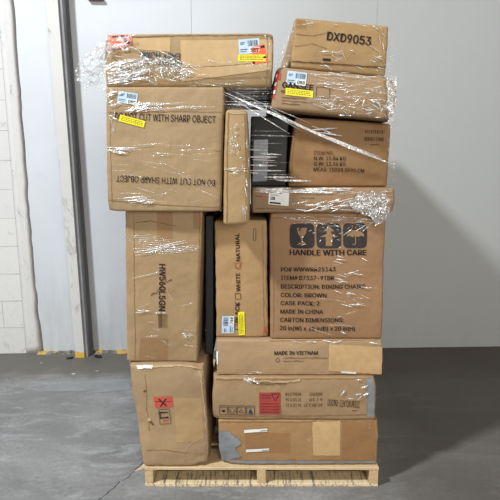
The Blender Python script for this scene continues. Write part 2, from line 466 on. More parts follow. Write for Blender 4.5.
# ------------------------------------------------------------------ cartons
class Carton:
    def __init__(s, name, label, px, Y, depth, mat, zb=None, zt=None, r=.007, bulge=.006, side=.004,
                 amp=.0025, edge=.003, crush=None, seed=0, back=(0,0,0,0), group=None, cell=.014, cat='box', waist=0):
        # px: TL, TR, BR, BL in the photo
        s.Y = Y
        F = [P(q[0], q[1], Y) for q in px]
        if zt is not None: F[0].z, F[1].z = zt
        if zb is not None: F[3].z, F[2].z = zb
        s.F = F
        # back corners: (dxTL, dxTR, dxBR, dxBL)
        B = [f+Vector((back[i], depth, 0)) for i, f in enumerate(F)]
        s.c = {(0,0,1): F[0], (1,0,1): F[1], (1,0,0): F[2], (0,0,0): F[3], (0,1,1): B[0], (1,1,1): B[1], (1,1,0): B[2], (0,1,0): B[3]}
        s.W = ((F[1]-F[0]).length+(F[2]-F[3]).length)/2; s.H = ((F[0]-F[3]).length+(F[1]-F[2]).length)/2; s.D = depth
        s.r, s.bulge, s.side, s.amp, s.edge, s.seed, s.waist = r, bulge, side, amp, edge, seed, waist
        s.crush = crush or {}
        root = empty(name, ((F[3].x+F[2].x)/2, Y+depth/2, min(F[2].z, F[3].z)))
        tag(root, label, cat, group); s.root = root
        def lines(L, cell):
            n = max(4, int((L-2*r)/cell)); 
            return [0, r*.3, r*.65]+[r+(L-2*r)*i/n for i in range(n+1)]+[L-r*.65, L-r*.3, L]
        xs, zs, ys = lines(s.W, cell), lines(s.H, cell), lines(s.D, .045)
        bm = bmesh.new(); cache = {}
        def V(i, j, k, L=(len(xs)-1, len(ys)-1, len(zs)-1)):
            key = (i, j, k)
            if key not in cache: cache[key] = bm.verts.new(s.surf(Vector((xs[i], ys[j], zs[k]))))
            return cache[key]
        nx, ny, nz = len(xs), len(ys), len(zs)
        def quad(*k): bm.faces.new([V(*q) for q in k])
        for i in range(nx-1):
            for k in range(nz-1):
                for j in (0, ny-1): quad((i,j,k), (i+1,j,k), (i+1,j,k+1), (i,j,k+1))
            for j in range(ny-1):
                for k in (0, nz-1): quad((i,j,k), (i+1,j,k), (i+1,j+1,k), (i,j+1,k))
        for j in range(ny-1):
            for k in range(nz-1):
                for i in (0, nx-1): quad((i,j,k), (i,j+1,k), (i,j+1,k+1), (i,j,k+1))
        s.body = mesh_obj('carton_body', bm, mat); localise(s.body, root)
    def surf(s, q, off=0.0):
        W, D, H, r = s.W, s.D, s.H, s.r
        dims = Vector((W, D, H))
        c = Vector([min(max(q[i], r), dims[i]-r) for i in range(3)])
        d = q-c
        if d.length > 1e-9: d.normalize()
        p = c+d*(r+off)
        # displacement
        u, v, y = q.x/W, q.z/H, q.y/D
        wf = max(0, 1-q.y/.06)
        su, sv, sy = math.sin(math.pi*min(max(u,0),1)), math.sin(math.pi*min(max(v,0),1)), math.sin(math.pi*min(max(y,0),1))
        dy = -s.bulge*su**.8*sv**.8*wf if (su > 0 and sv > 0) else 0
        dx = s.side*sv*sy*(2*u-1) if sv > 0 and sy > 0 else 0
        dx += s.waist*(2*u-1)*sv
        sd = Vector((s.seed*3.1, s.seed*1.7, s.seed*.9))
        n = noise.noise_vector(q*6+sd)*s.amp*.9 + noise.noise_vector(q*17+sd)*s.amp*.3
        ez = min(q.z, H-q.z)
        n.z *= min(1, ez/.03)*.6
        de = sorted([min(q.x, W-q.x), min(q.y, D-q.y), min(q.z, H-q.z)])[1]
        ne = noise.noise_vector(q*38+sd)*s.edge*.45*math.exp(-(de/.018)**2)
        # vertical wobble only inwards so stacked cartons still touch without crossing
        if q.z < H*.5: ne.z = abs(ne.z)*.8
        else: ne.z = -abs(ne.z)*.8
        if q.z > .02 and q.z < H-.02: pass
        p += n+ne+Vector((dx, dy, 0))
        for (a, b, e), (k, rad) in s.crush.items():
            cc = Vector((a*W, b*D, e*H)); dd = (q-cc).length
            p += (Vector((W/2, D/2, H/2))-cc).normalized()*k*math.exp(-(dd/rad)**2)*(1+.5*noise.noise(q*30))
        p = Vector((p.x, p.y, min(max(p.z, .0004), H-.0004) if s.keepz else p.z))
        # warp to the eight corners
        a, b, e = p.x/W, p.y/D, p.z/H
        C = s.c
        out = Vector((0,0,0))
        for i in (0,1):
            for j in (0,1):
                for k in (0,1):
                    out += C[(i,j,k)]*((a if i else 1-a)*(b if j else 1-b)*(e if k else 1-e))
        return out
    keepz = True
    def uv(s, px, py):
        w = P(px, py, s.Y)
        u, v = .5, .5
        TL, TR, BR, BL = s.F
        for _ in range(12):
            f = BL*(1-u)*(1-v)+BR*u*(1-v)+TL*(1-u)*v+TR*u*v
            fu = (BR-BL)*(1-v)+(TR-TL)*v; fv = (TL-BL)*(1-u)+(TR-BR)*u
            ex, ez = w.x-f.x, w.z-f.z
            det = fu.x*fv.z-fv.x*fu.z
            u += (ex*fv.z-fv.x*ez)/det; v += (fu.x*ez-ex*fu.z)/det
        return u, v
    def on(s, px, py, off=.0015):
        u, v = s.uv(px, py)
        return s.surf(Vector((u*s.W, 0, v*s.H)), off)
    def add(s, name, bm, mat, parent=None, smooth=False, label=None):
        o = mesh_obj(name, bm, mat, smooth=smooth)
        localise(o, s.root)
        if parent is not None:
            o.parent = parent
        if label: o['label'] = label
        return o
    def patch(s, name, quad, mat, off=.0015, parent=None, label=None, n=8, rag=0.0, torn=False):
        """a sticker / strip of tape lying on the front: quad TL,TR,BR,BL in photo points"""
        bm = bmesh.new(); g = []
        q = [Vector(k) for k in quad]
        L1 = max((q[1]-q[0]).length, (q[2]-q[3]).length); L2 = max((q[3]-q[0]).length, 1)
        nu, nv = max(2, min(40, int(L1/2.5))), max(2, min(40, int(L2/2.5)))
        for j in range(nv+1):
            row = []
            for i in range(nu+1):
                a, b = i/nu, j/nv
                p = q[0]*(1-a)*(1-b)+q[1]*a*(1-b)+q[2]*a*b+q[3]*(1-a)*b
                if rag and (i in (0, nu) or j in (0, nv)):
                    p = p+Vector((random.uniform(-rag, rag), random.uniform(-rag, rag)))
                row.append(bm.verts.new(s.on(p.x, p.y, off)))
            g.append(row)
        for j in range(nv):
            for i in range(nu): bm.faces.new((g[j][i], g[j][i+1], g[j+1][i+1], g[j+1][i]))
        return s.add(name, bm, mat, parent, True, label)
    def rects(s, name, rl, mat, off=.002, parent=None, label=None):
        bm = bmesh.new()
        for r in rl:
            vs = [bm.verts.new(s.on(x, y, off)) for x, y in r]
            bm.faces.new(vs)
        return s.add(name, bm, mat, parent, False, label)
    def line(s, name, pts, wpx, mat, off=.0018, parent=None, jit=.3, label=None, taper=False):
        bm = bmesh.new(); prev = None
        fine = []
        for a, b in zip(pts, pts[1:]):
            a, b = Vector(a), Vector(b); n = max(2, int((b-a).length/3))
            for i in range(n): fine.append(a.lerp(b, i/n))
        fine.append(Vector(pts[-1]))
        for i, p in enumerate(fine):
            d = (fine[min(i+1, len(fine)-1)]-fine[max(i-1, 0)]).normalized(); nrm = Vector((-d.y, d.x))
            j = Vector((random.uniform(-jit, jit), random.uniform(-jit, jit))) if 0 < i < len(fine)-1 else Vector((0,0))
            ww = wpx*(random.uniform(.6, 1.3) if jit else 1)*.5
            if taper: ww *= math.sin(math.pi*(i+.3)/(len(fine)-.4))
            a = bm.verts.new(s.on(*(p+j+nrm*ww), off)); b = bm.verts.new(s.on(*(p+j-nrm*ww), off))
            if prev: bm.faces.new((prev[0], prev[1], b, a))
            prev = (a, b)
        return s.add(name, bm, mat, parent, True, label)
    def text(s, st, p0, p1, cap, mat=None, off=.0022, parent=None, bold=.02, name='printed_text'):
        cu = bpy.data.curves.new('glyphs', 'FONT'); cu.body = st; cu.font = FONT if FONT else cu.font; cu.size = 1.0; cu.resolution_u = 3
        ob = bpy.data.objects.new('glyphs', cu); COL.objects.link(ob)
        dg = bpy.context.evaluated_depsgraph_get()
        me = bpy.data.meshes.new_from_object(ob.evaluated_get(dg))
        bpy.data.objects.remove(ob); bpy.data.curves.remove(cu)
        xs = [v.co.x for v in me.vertices]; x0, x1 = min(xs), max(xs)
        p0, p1 = Vector(p0), Vector(p1); ex = p1-p0; d = ex.normalized(); up = Vector((d.y, -d.x))*cap
        bm = bmesh.new()
        for ox, oy in ((-bold*.7, -bold*.3), (bold*.7, -bold*.3), (-bold*.7, bold*.3), (bold*.7, bold*.3)):
            k0 = len(bm.verts); bm.from_mesh(me); bm.verts.ensure_lookup_table()
            for v in bm.verts[k0:]: v.co.x += ox; v.co.y += oy
        bpy.data.meshes.remove(me)
        for v in bm.verts:
            a = (v.co.x-x0)/(x1-x0); b = v.co.y/CAPH
            q = p0+ex*a+up*b
            v.co = s.on(q.x, q.y, off)
        # face the viewer
        o = s.add(name, bm, mat or INK, parent)
        return o

def barcode(c, quad, n, mat, off, parent, name='barcode'):
    q = [Vector(k) for k in quad]; rl = []
    x = 0
    while x < n:
        wd = random.choice((.5, .8, 1.2)); a, b = x/n, min(1, (x+wd)/n)
        rl.append([tuple(q[0].lerp(q[1], a)), tuple(q[0].lerp(q[1], b)), tuple(q[3].lerp(q[2], b)), tuple(q[3].lerp(q[2], a))])
        x += wd+random.choice((.5, .9, 1.1))
    return c.rects(name, rl, mat, off, parent)

def ship_label(c, tl, ex, ey, number):
    """pale blue label with small print, bar code and a white number box. tl corner, ex/ey edge vectors in photo points"""
    tl, ex, ey = Vector(tl), Vector(ex), Vector(ey)
    def Q(a0, b0, a1, b1): return [tuple(tl+ex*a+ey*b) for a, b in ((a0,b0),(a1,b0),(a1,b1),(a0,b1))]
    lb = c.patch('shipping_label', Q(0,0,1,1), M_BLUE, .002, label='pale blue shipping label')
    barcode(c, Q(.45,.12,.93,.50), 14, INKBLUE, .0026, lb)
    wb = c.patch('number_box', Q(.50,.60,.99,.98), M_WHITE, .0026, lb)
    u = ex.normalized(); cap = ey.length*.24
    c.text(number, tuple(tl+ex*.56+ey*.90), tuple(tl+ex*.93+ey*.90), cap, INK, .0034, wb, .03)
    c.rects('small_print', [Q(.08,.22,.30,.28), Q(.08,.34,.26,.38), Q(.06,.68,.42,.73), Q(.06,.82,.36,.86)], INKBLUE, .0026, lb)
    return lb
def yellow(c, tl, ex, ey):
    tl, ex, ey = Vector(tl), Vector(ex), Vector(ey)
    def Q(a0, b0, a1, b1): return [tuple(tl+ex*a+ey*b) for a, b in ((a0,b0),(a1,b0),(a1,b1),(a0,b1))]
    y = c.patch('yellow_sticker', Q(0,0,1,1), M_YEL, .003)
    rl = []
    for r in (.18, .42, .66):
        x = .07
        while x < .88:
            w_ = random.uniform(.03, .09); rl.append(Q(x, r, x+w_, r+.10)); x += w_+.025
    c.rects('small_print', rl, plain('olive_print', (120,112,30), .7), .0036, y)
    return y

kraft = {k: cardboard('kraft_'+k, rgb, sd, **kw) for k, rgb, sd, kw in [
    ('bottom', (176,136,90), 1.1, {}), ('second', (176,144,106), 2.2, {'scuff': .8}), ('third', (186,152,114), 3.3, {}),
    ('white', (188,150,104), 4.4, {}), ('chair', (168,128,90), 5.5, {}), ('flat', (166,132,98), 6.6, {'scuff': .8}), ('item', (160,120,77), 7.7, {}),
    ('red', (178,146,110), 8.8, {'scuff': .8}), ('top', (182,146,98), 9.9, {}), ('slim', (184,152,108), 10.2, {}), ('sharp', (180,150,112), 11.4, {}),
    ('easy', (176,146,104), 12.5, {}), ('tall', (180,148,108), 13.1, {}), ('dented', (184,152,114), 14.9, {'scuff': .9})]}

# --- bottom right carton (duct tape corner)
M = Carton('cardboard_box', 'long brown cardboard box on the pallet deck with grey duct tape over its left corner', [(218,420),(379,418),(377,463),(219,463)], .02, 1.05,
           kraft['bottom'], zb=(PZ+.0005,)*2, zt=(.3035,.3035), r=.009, bulge=.007, amp=.003, edge=.005, seed=1, crush={(0,0,0): (.02,.05), (1,0,1): (.008,.03)})
M.patch('duct_tape', [(218.5,430),(229,431.5),(237,452),(218.8,462)], M_DUCT, .003, rag=.9, label='grey duct tape over the crushed corner')
M.patch('duct_tape', [(226,433),(238,437),(241,443),(230,449)], M_DUCT, .0036, rag=.9)
M.patch('duct_tape', [(220,447),(234,446),(241,455),(226,461.6)], M_DUCT, .0044, rag=.8)
M.patch('duct_tape', [(222,459.4),(375,460.2),(375,462.8),(222,462.6)], M_DUCT, .0030, rag=.3, label='grey duct tape along the bottom edge')
M.patch('paper_tape', [(312,421.5),(340,420.5),(339.5,455),(313,454.5)], M_TAN, .002, rag=.25, label='pale masking tape patch')
M.patch('clear_tape', [(342,420.5),(376,420),(375.5,460),(341,460)], M_CLEAR, .0022, label='glossy brown clear tape')
M.patch('clear_tape', [(244,431),(290,432),(290,452),(246,451)], M_CLEAR, .0022)
for q in ([(244,429.5),(267,427.8),(267,430.6),(244,432.4)], [(246,448.5),(269,447),(269,449.6),(246,451.2)]):
    p_ = M.patch('paper_strip', q, M_WHITE, .0032)
    M.line('small_print', [(Vector(q[0])*.3+Vector(q[2])*.7), (Vector(q[1])*.5+Vector(q[2])*.5)], .5, INK2, .0042, p_, 0)
M.line('top_flap_edge', [(219,422),(300,421.5),(378,420)], 1.1, M_FOLD, .0016)

# --- second carton (red label, upside-down print)
L = Carton('cardboard_box', 'brown cardboard box with dark red label, second up from the pallet at right', [(212,377),(377,376),(375,417),(212,419)], .02, 1.0,
           kraft['second'], zb=(.3042,.3042), zt=(.4965,.4965), r=.008, bulge=.006, amp=.004, edge=.006, seed=2, crush={(0,0,1): (.012,.04), (1,0,1): (.01,.03), (0,0,0): (.01,.03)})
L.patch('duct_tape', [(366.8,377.5),(374.6,377),(373.8,416.5),(367,417)], M_DUCT, .0022, rag=.2, label='grey duct tape down the right end')
rl_ = L.patch('red_label', [(259,391.8),(280.5,391.6),(280.8,413.6),(259.6,414)], M_DKRED, .0022, label='dark red printed warning label')
for y in (394.5, 397, 403, 405.8, 408.5, 411.3):
    L.line('small_print', [(261, y), (270.5 if y < 400 else 279, y)], .8, plain('label_print', (110,34,30), .7) if y == 394.5 else bpy.data.materials['label_print'], .003, rl_, .15)
L.line('warning_triangle', [(271.6,393.3),(279.6,393.3),(275.6,400),(271.6,393.3)], .7, INK, .003, rl_, 0)
for i in range(4):
    x = 219.5+i*9.1; x2 = x+7.9
    f = L.line('symbol_frame', [(x,405.4),(x2,405.2),(x2,414.3),(x,414.5),(x,405.4)], .7, INK2, .0022, None, 0)
    cx = (x+x2)/2
    L.line('symbol_bar', [(x+.8,407.1),(x2-.8,407)], .5, INK2, .0022, f, 0)
    if i == 0: L.rects('fragile_mark', [[(cx-2,409.5),(cx+2,409.5),(cx+1,411.8),(cx-1,411.8)]], INK, .0024, f)
    elif i == 1: L.line('handling_mark', [(cx-2,408.6),(cx-2,412.6),(cx+2,412.6),(cx+2,408.6)], .7, INK2, .0024, f, 0)
    elif i == 2: L.line('handling_mark', [(cx-2.4,412),(cx,408.8),(cx+2.4,412),(cx-2.4,412)], .7, INK2, .0024, f, 0)
    else: L.rects('weight_mark', [[(cx-2,413.2),(cx+2,413.2),(cx+1.5,410),(cx-1.5,410)], [(cx-.8,410),(cx+.8,410),(cx+.8,408.6),(cx-.8,408.6)]], plain('blue_ink', (40,48,86), .7), .0024, f)
L.text('ITEM NO.AFZ-DK000', (359.5,401), (327.5,398.6), 6.6, INK2, bold=.012)
for s_, a, b in (('MODEL/ITEM', (300.6,392), (285.4,392)), ('MADE/PCS', (322,392), (309.5,392)),
                 ('37 1/8 X 14', (300.6,397.6), (286,397.6)), ('6 / 10', (322,397.6), (309,397.6)),
                 ('24 1/2 X 12', (300.6,403), (286,403)), ('45 LBS X 37', (322,403), (303.6,403))):
    L.text(s_, a, b, 3.0, INK2, bold=.01)
L.line('short_underline', [(352,410.5),(357,410.5)], .6, INK2)
L.line('top_flap_edge', [(214,379.5),(290,378.5),(376,378)], 1.2, M_FOLD, .0016)
L.line('torn_flap_edge', [(243,379),(262,380.5),(284,381),(300,379.5)], 1.8, M_FRAY, .004, jit=.7)
L.line('torn_flap_edge', [(252,382.5),(270,383.6),(286,383)], 1.0, M_SEAM, .0030, jit=.5)
L.line('bottom_crease', [(214,416.5),(300,415.6),(374,414.6)], .9, M_FOLD, .0014)

# --- third carton (made in vietnam)
K = Carton('cardboard_box', 'long light brown cardboard box printed MADE IN VIETNAM with a tan tape patch at right', [(216,340),(383,338),(382,377),(217,377.5)], .04, 1.0,
           kraft['third'], zb=(.4972,.4972), zt=(.6550,.6550), r=.008, bulge=.006, amp=.003, edge=.004, seed=3, crush={(1,0,1): (.006,.03)})
K.patch('paper_tape', [(329,343.5),(382.6,347),(381.5,374),(328,370.5)], M_TAN, .0022, rag=.35, label='tan paper tape patch')
K.patch('white_strip', [(341,370.8),(356,371.6),(356,373.6),(341,372.6)], M_WHITE, .0036)
K.patch('white_strip', [(216.3,351),(218.4,351),(218.2,364),(216.5,364)], M_WHITE, .0030, label='white label wrapping the left edge')
K.text('MADE IN VIETNAM', (274.6,354.2), (318,354.2), 3.6, INK, bold=.03)
K.line('recycling_mark', [(276,359.2),(278,356.9),(280,359.2),(278.8,361.2),(276.6,361.2),(276,359.2)], .6, INK2, .002, jit=0)
K.line('small_print', [(283,357.4),(327,357.6)], .6, INK2, .002)
K.line('small_print', [(283,360.4),(304,360.4)], .6, INK2, .002)
K.line('top_flap_edge', [(270,340.6),(330,340),(382,339.6)], .9, M_FOLD, .0014)

# --- upright carton BLACK / WHITE / NATURAL
J = Carton('cardboard_box', 'upright narrow cardboard box with BLACK, WHITE and ticked NATURAL printed sideways', [(214.5,221),(267,222),(268,338),(216,338)], .065, .8,
           kraft['white'], zb=(.6556,.6556), zt=(1.157,1.157), r=.009, bulge=.008, side=.001, amp=.004, edge=.005, seed=4, crush={(0,0,1): (.006,.04), (1,0,0): (.005,.02)})
J.text('NATURAL', (240.4,260.5), (239.6,233), 3.9, INK, bold=.035)
J.text('WHITE', (240.2,291), (240,272.6), 4.1, INK, bold=.035)
J.text('BLACK', (239,322), (239.2,302), 4.2, INK, bold=.035)
J.line('tick_box', [(235.4,262.6),(240.8,262.6),(240.8,268.4),(235.4,268.4),(235.4,262.6)], .55, M_DKRED, .0022, None, 0, label='red tick box')
J.line('tick_mark', [(235.8,265.8),(238.6,268),(242.2,261.4)], .6, M_DKRED, .0026, None, 0, label='red tick')
J.line('tick_box', [(235,293.2),(240.6,293.2),(240.6,298.6),(235,298.6),(235,293.2)], .6, INK, .0022, None, 0)
J.line('tick_box', [(234.8,324),(240.2,324),(240.2,329.2),(234.8,329.2),(234.8,324)], .6, INK, .0022, None, 0)
sl = ship_label(J, (221.4,333.4), (0.2,-17.6), (12.6,-.2), '766')
yellow(J, (238.8,335), (-1.0,-23.4), (6.4,-.4))
J.line('side_fold', [(262.6,224),(263.5,280),(263.8,336)], .6, M_FOLD, .0012)
J.line('handle_slot', [(253.5,228.5),(256,228.5),(256,240),(253.5,240),(253.5,228.5)], .5, INK2, .0016, None, 0)
J.line('red_tape_mark', [(266.2,327),(264.4,331),(267,334.5)], 1.5, M_RED, .0026, label='torn red tape at the lower right corner')

# --- upright black filler added to keep the gap beside the NATURAL box dark
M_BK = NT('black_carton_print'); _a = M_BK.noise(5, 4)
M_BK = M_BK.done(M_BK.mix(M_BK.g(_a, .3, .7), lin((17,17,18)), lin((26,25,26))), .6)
Q_ = Carton('black_box', 'narrow black filler added to darken the shaded gap left of the NATURAL box', [(205.5,212),(213.5,212),(213.5,362),(205.5,362)], .11, .5,
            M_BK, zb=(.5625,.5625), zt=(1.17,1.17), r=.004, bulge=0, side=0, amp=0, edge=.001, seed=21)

# --- dining chair carton
H = Carton('cardboard_box', 'large square cardboard box printed HANDLE WITH CARE under three black symbol panels', [(270,214),(386,214),(382,336.5),(270,337)], .05, .9,
           kraft['chair'], zb=(.6556,.6556), zt=(1.189,1.189), r=.008, bulge=.009, amp=.003, edge=.003, seed=5, crush={(0,0,1): (.006,.03)})
for i, x in enumerate((290, 316.3, 342.6)):
    x2 = x+(24.4 if i < 2 else 23.8); y, y2 = 223, 248
    # rounded panel
    bm = bmesh.new(); ctr = Vector(((x+x2)/2, (y+y2)/2)); vs = []
    for k in range(40):
        a = 2*math.pi*k/40; ca, sa = math.cos(a), math.sin(a); e = 6
        rr = 1/((abs(ca)**e+abs(sa)**e)**(1/e))
        vs.append(bm.verts.new(H.on(ctr.x+ca*rr*(x2-x)/2, ctr.y+sa*rr*(y2-y)/2, .0016)))
    cv = bm.verts.new(H.on(ctr.x, ctr.y, .0016))
    for k in range(40): bm.faces.new((vs[k], vs[(k+1) % 40], cv))
    pn = H.add('symbol_panel', bm, M_BLOCK, label=['black panel with a broken glass symbol', 'black panel with an upward arrow symbol', 'black panel with an umbrella and rain symbol'][i])
    kr = kraft['chair']
    if i == 0:
        H.rects('glass_symbol', [[(297,227.5),(307,227.5),(306,233),(303.6,236.5),(300.4,236.5),(298,233)], [(301.2,236.5),(302.8,236.5),(302.8,242.5),(301.2,242.5)], [(297.5,244.4),(298.6,242.4),(305.4,242.4),(306.5,244.4)]], kr, .0026, pn)
        H.rects('glass_crack', [[(299.4,227.2),(302,227.2),(300,229.8),(301.4,232.4),(298.8,230)]], M_BLOCK, .0032, pn)
    elif i == 1:
        H.rects('arrow_symbol', [[(328.5,225.6),(334,231),(323,231)], [(326.2,231),(330.8,231),(330.8,236),(326.2,236)], [(319.5,236.6),(328.5,232.5),(337.5,236.6)], [(325.4,236.6),(331.6,236.6),(331.6,245.6),(325.4,245.6)]], kr, .0026, pn)
    else:
        um = [(346,236.4)]+[(354.8-9*math.cos(math.pi*k/10), 236.6-6.6*math.sin(math.pi*k/10)) for k in range(1, 10)]+[(363.8,236.4),(360.6,235.6),(357.8,236.8),(354.8,235.6),(351.8,236.8),(349,235.6)]
        H.rects('umbrella_symbol', [um], kr, .0026, pn)
        H.line('umbrella_handle', [(355,235),(355,243.4),(353.6,244.8),(352,243.6)], .9, kr, .0026, pn, 0)
        H.rects('rain_symbol', [[(a, b), (a+1.1, b+.2), (a+.5, b+1.8), (a-.4, b+1.5)] for a, b in ((348,227),(351.5,225),(355,226.5),(358.6,225.4),(361.8,227.6),(350,229),(359.8,229),(356.8,228.6))], kr, .0026, pn)
H.text('HANDLE WITH CARE', (290,254.8), (366,255), 5.4, INK, bold=.035)
for k, (s_, x0, x1, yb_, yb2) in enumerate([('PO# WWWRR25143', 280.8, 335, 271.2, 270.6), ('ITEM# D7337-9TBR', 280.8, 333.4, 279.6, 279.2), ('DESCRIPTION: DINING CHAIRS', 280.6, 364.8, 288.2, 288),
        ('COLOR: BROWN', 280.4, 326.2, 296.6, 296.8), ('CASE PACK: 2', 280.4, 319.4, 304.8, 304.8), ('MADE IN CHINA', 280.2, 322.8, 313.2, 313.2),
        ('CARTON DIMENSIONS:', 280, 343.4, 321.4, 321.8), ('20 in(W) x 18 in(D) x 20 in(H)', 279.8, 354.6, 329.6, 330.6)]):
    H.text(s_, (x0, yb_), (x1, yb2), 4.1, INK, bold=.022)
H.line('side_fold', [(273,217),(273.4,280),(273,335)], .6, M_FOLD, .0012)
H.line('top_flap_edge', [(272,217.2),(330,216.6),(385,217)], .9, M_FOLD, .0014)

# --- flat carton above it
G = Carton('cardboard_box', 'flat cardboard box with a small white label on top of the HANDLE WITH CARE box', [(252,187),(396.5,186),(394.5,211),(252,212.5)], .025, .95,
           kraft['flat'], zb=(1.1898,1.1898), zt=(1.2885,1.2885), r=.009, bulge=.006, amp=.003, edge=.005, seed=6, crush={(1,0,1): (.008,.03), (1,0,0): (.008,.03)})
wl = G.patch('white_label', [(269.4,189.6),(289.4,190.8),(288.6,205.6),(268.6,204)], M_WHITE, .0022, label='small white address label')
G.line('small_print', [(271.4,192.6),(282,193.2)], .5, INK2, .003, wl, 0)
G.line('small_print', [(271.2,194.8),(279,195.2)], .5, INK2, .003, wl, 0)
barcode(G, [(271,196.4),(275.5,196.7),(275.3,200),(270.8,199.7)], 6, INK, .003, wl)
G.line('bold_print', [(270,202.4),(281,203.2)], 1.6, INK, .003, wl, 0)
G.line('printed_rule', [(255,196),(263,196.4)], .7, INK2)
G.line('printed_rule', [(301,197.4),(314,197.8)], .6, INK2)
G.line('torn_flap_edge', [(256,208.6),(300,209.2),(345,209)], .7, M_SEAM)

# --- black carton and white panel seen in the gap
O = Carton('black_box', 'black box with pale grey label in the gap left of the ITEM NO box', [(251,113),(289,113),(286,187),(251,187)], .14, .8,
           M_BK, zb=(1.2892,1.2892), zt=(1.573,1.573), r=.006, bulge=.003, amp=.002, edge=.002, seed=7)
O.patch('grey_label', [(254,140),(268,139.6),(267,181),(252.8,181.5)], plain('grey_blue_label', (138,144,152), .5), .0018, label='pale grey-blue label panel')

# --- item no carton
Fb = Carton('cardboard_box', 'brown cardboard box with faint ITEM NO and weight lines, beside the black box', [(295,118),(391,122),(387.5,187),(288,187)], .10, .9,
            kraft['item'], zb=(1.2892,1.2892), zt=(1.566,1.541), r=.010, bulge=.010, amp=.004, edge=.004, seed=8, back=(.015,0,0,.01))
for s_, a, b in (('ITEM NO.', (313.4,154.8), (333,155)), ('N.W: 15.84 KG', (313.6,160.2), (345,160.4)), ('G.W: 12.36 KG', (313.6,165.6), (344.6,165.8)), ('MEAS: 150X8.5X95 CM', (313,171), (363.6,172.4))):
    Fb.text(s_, a, b, 3.7, INK2 if 'ITEM' in s_ else INK, bold=.012)
barcode(Fb, [(365,130),(384,130.6),(384,134),(365,133.4)], 18, INK2, .002, None)
barcode(Fb, [(364.4,137),(383.8,137.6),(383.8,141.4),(364.4,140.8)], 18, INK2, .002, None)
Fb.line('small_print', [(370,144.6),(379,145)], .7, INK2)
Fb.line('side_fold', [(297,124),(292.6,150),(291,184)], .7, M_FOLD)

# --- tilted carton with red tape
Eb = Carton('cardboard_box', 'tilted film-covered cardboard box with red print on its left edge and blue and yellow labels', [(277,66.5),(399,78),(395,120.5),(271,110)], .02, .85,
            kraft['red'], zb=(1.5895,1.5465), zt=(1.746,1.704), r=.012, bulge=.010, amp=.004, edge=.006, seed=9, crush={(1,0,1): (.010,.04), (1,0,0): (.012,.04), (0,0,1): (.008,.03)})
Eb.text('GANSEE', (282.6,87.6), (312.6,90.6), 5.4, INK, bold=.04)
Eb.text('ESSENTIALS', (281.6,92.6), (300,94.4), 2.6, INK, bold=.03)
for y0, x1 in ((97.4, 306), (100.4, 312), (103.4, 300)):
    Eb.line('small_print', [(282, y0), (x1, y0+(x1-282)*.09)], .7, INK2, .002)
Eb.line('printed_frame', [(316,87),(329,88.2),(328.6,98.4),(315.6,97.2),(316,87)], .6, INK2, .002, None, 0)
ship_label(Eb, (288,70.6), (19.2,2.4), (-1.6,13.6), '088')
yellow(Eb, (286,88), (26.8,3.4), (-.4,6.8))
rp = Eb.patch('red_print', [(275.4,71),(278.8,71.4),(274.6,99),(271.9,98.6)], M_RED, .002, rag=.5, label='bright red print along the left edge')
Eb.patch('red_print', [(277.8,71.4),(280.8,73),(280.2,80),(277.2,79)], M_RED, .0026, rag=.5)
Eb.rects('white_lettering', [[(275.8,74),(278,74.2),(277.2,78),(275.4,77.6)], [(274.8,82),(277,82.4),(276.4,86),(274.2,85.6)], [(273.8,90),(276,90.2),(275.6,94),(273.4,93.6)]], M_WHITE, .0036, rp)

# --- top carton DXD9053
Db = Carton('cardboard_box', 'topmost cardboard box of the right stack, printed DXD9053', [(295.5,17.5),(388.8,25.5),(385.4,73.5),(291,66)], .02, 1.15,
            kraft['top'], zb=(1.7405,1.7085), zt=(1.9185,1.889), r=.008, bulge=.006, amp=.003, edge=.004, seed=10)
Db.text('DXD9053', (326.4,40.6), (370,45.8), 8.4, INK, bold=.028)
Db.line('bottom_flap_edge', [(291.6,61.4),(322,63.6),(386,68.4)], 1.4, M_SEAM, .002)
Db.rects('bottom_flap_gap', [[(322,58.6),(330,59.2),(330,61.6),(322,61)]], INK, .002)
Db.patch('clear_tape', [(296.4,19),(306,19.9),(305.4,29),(295.8,28)], M_CLEAR, .002, label='glossy brown tape over the top corner')
Db.line('scored_fold', [(296,34),(312,36),(330,33)], .6, M_FOLD)
Db.line('scored_fold', [(294.6,46),(312,44),(326,49)], .6, M_FOLD)

# --- slim upright carton in front
C = Carton('cardboard_box', 'slim upright cardboard box standing in front, between the SHARP OBJECT box and the gap', [(225.5,110.5),(247.5,110.5),(249.4,225),(223.6,225)], -.11, .58,
           kraft['slim'], zb=(1.1578,1.1578), zt=(1.576,1.576), r=.013, bulge=.006, side=.002, amp=.003, edge=.004, seed=11, waist=.003, crush={(1,0,1): (.008,.03), (1,0,0): (.006,.03)})
C.line('side_fold', [(228.4,112),(227.6,165),(227.2,223)], .7, M_FOLD)
C.line('side_fold', [(244.6,113),(245.4,150),(246,222)], .7, M_FOLD)
C.line('wrap_dent', [(224.6,170),(236,171.4),(248.8,169.6)], .8, M_FOLD)
C.line('torn_flap_edge', [(227,112.6),(236,113.4),(246,111.8)], 1.0, M_FRAY, .002)

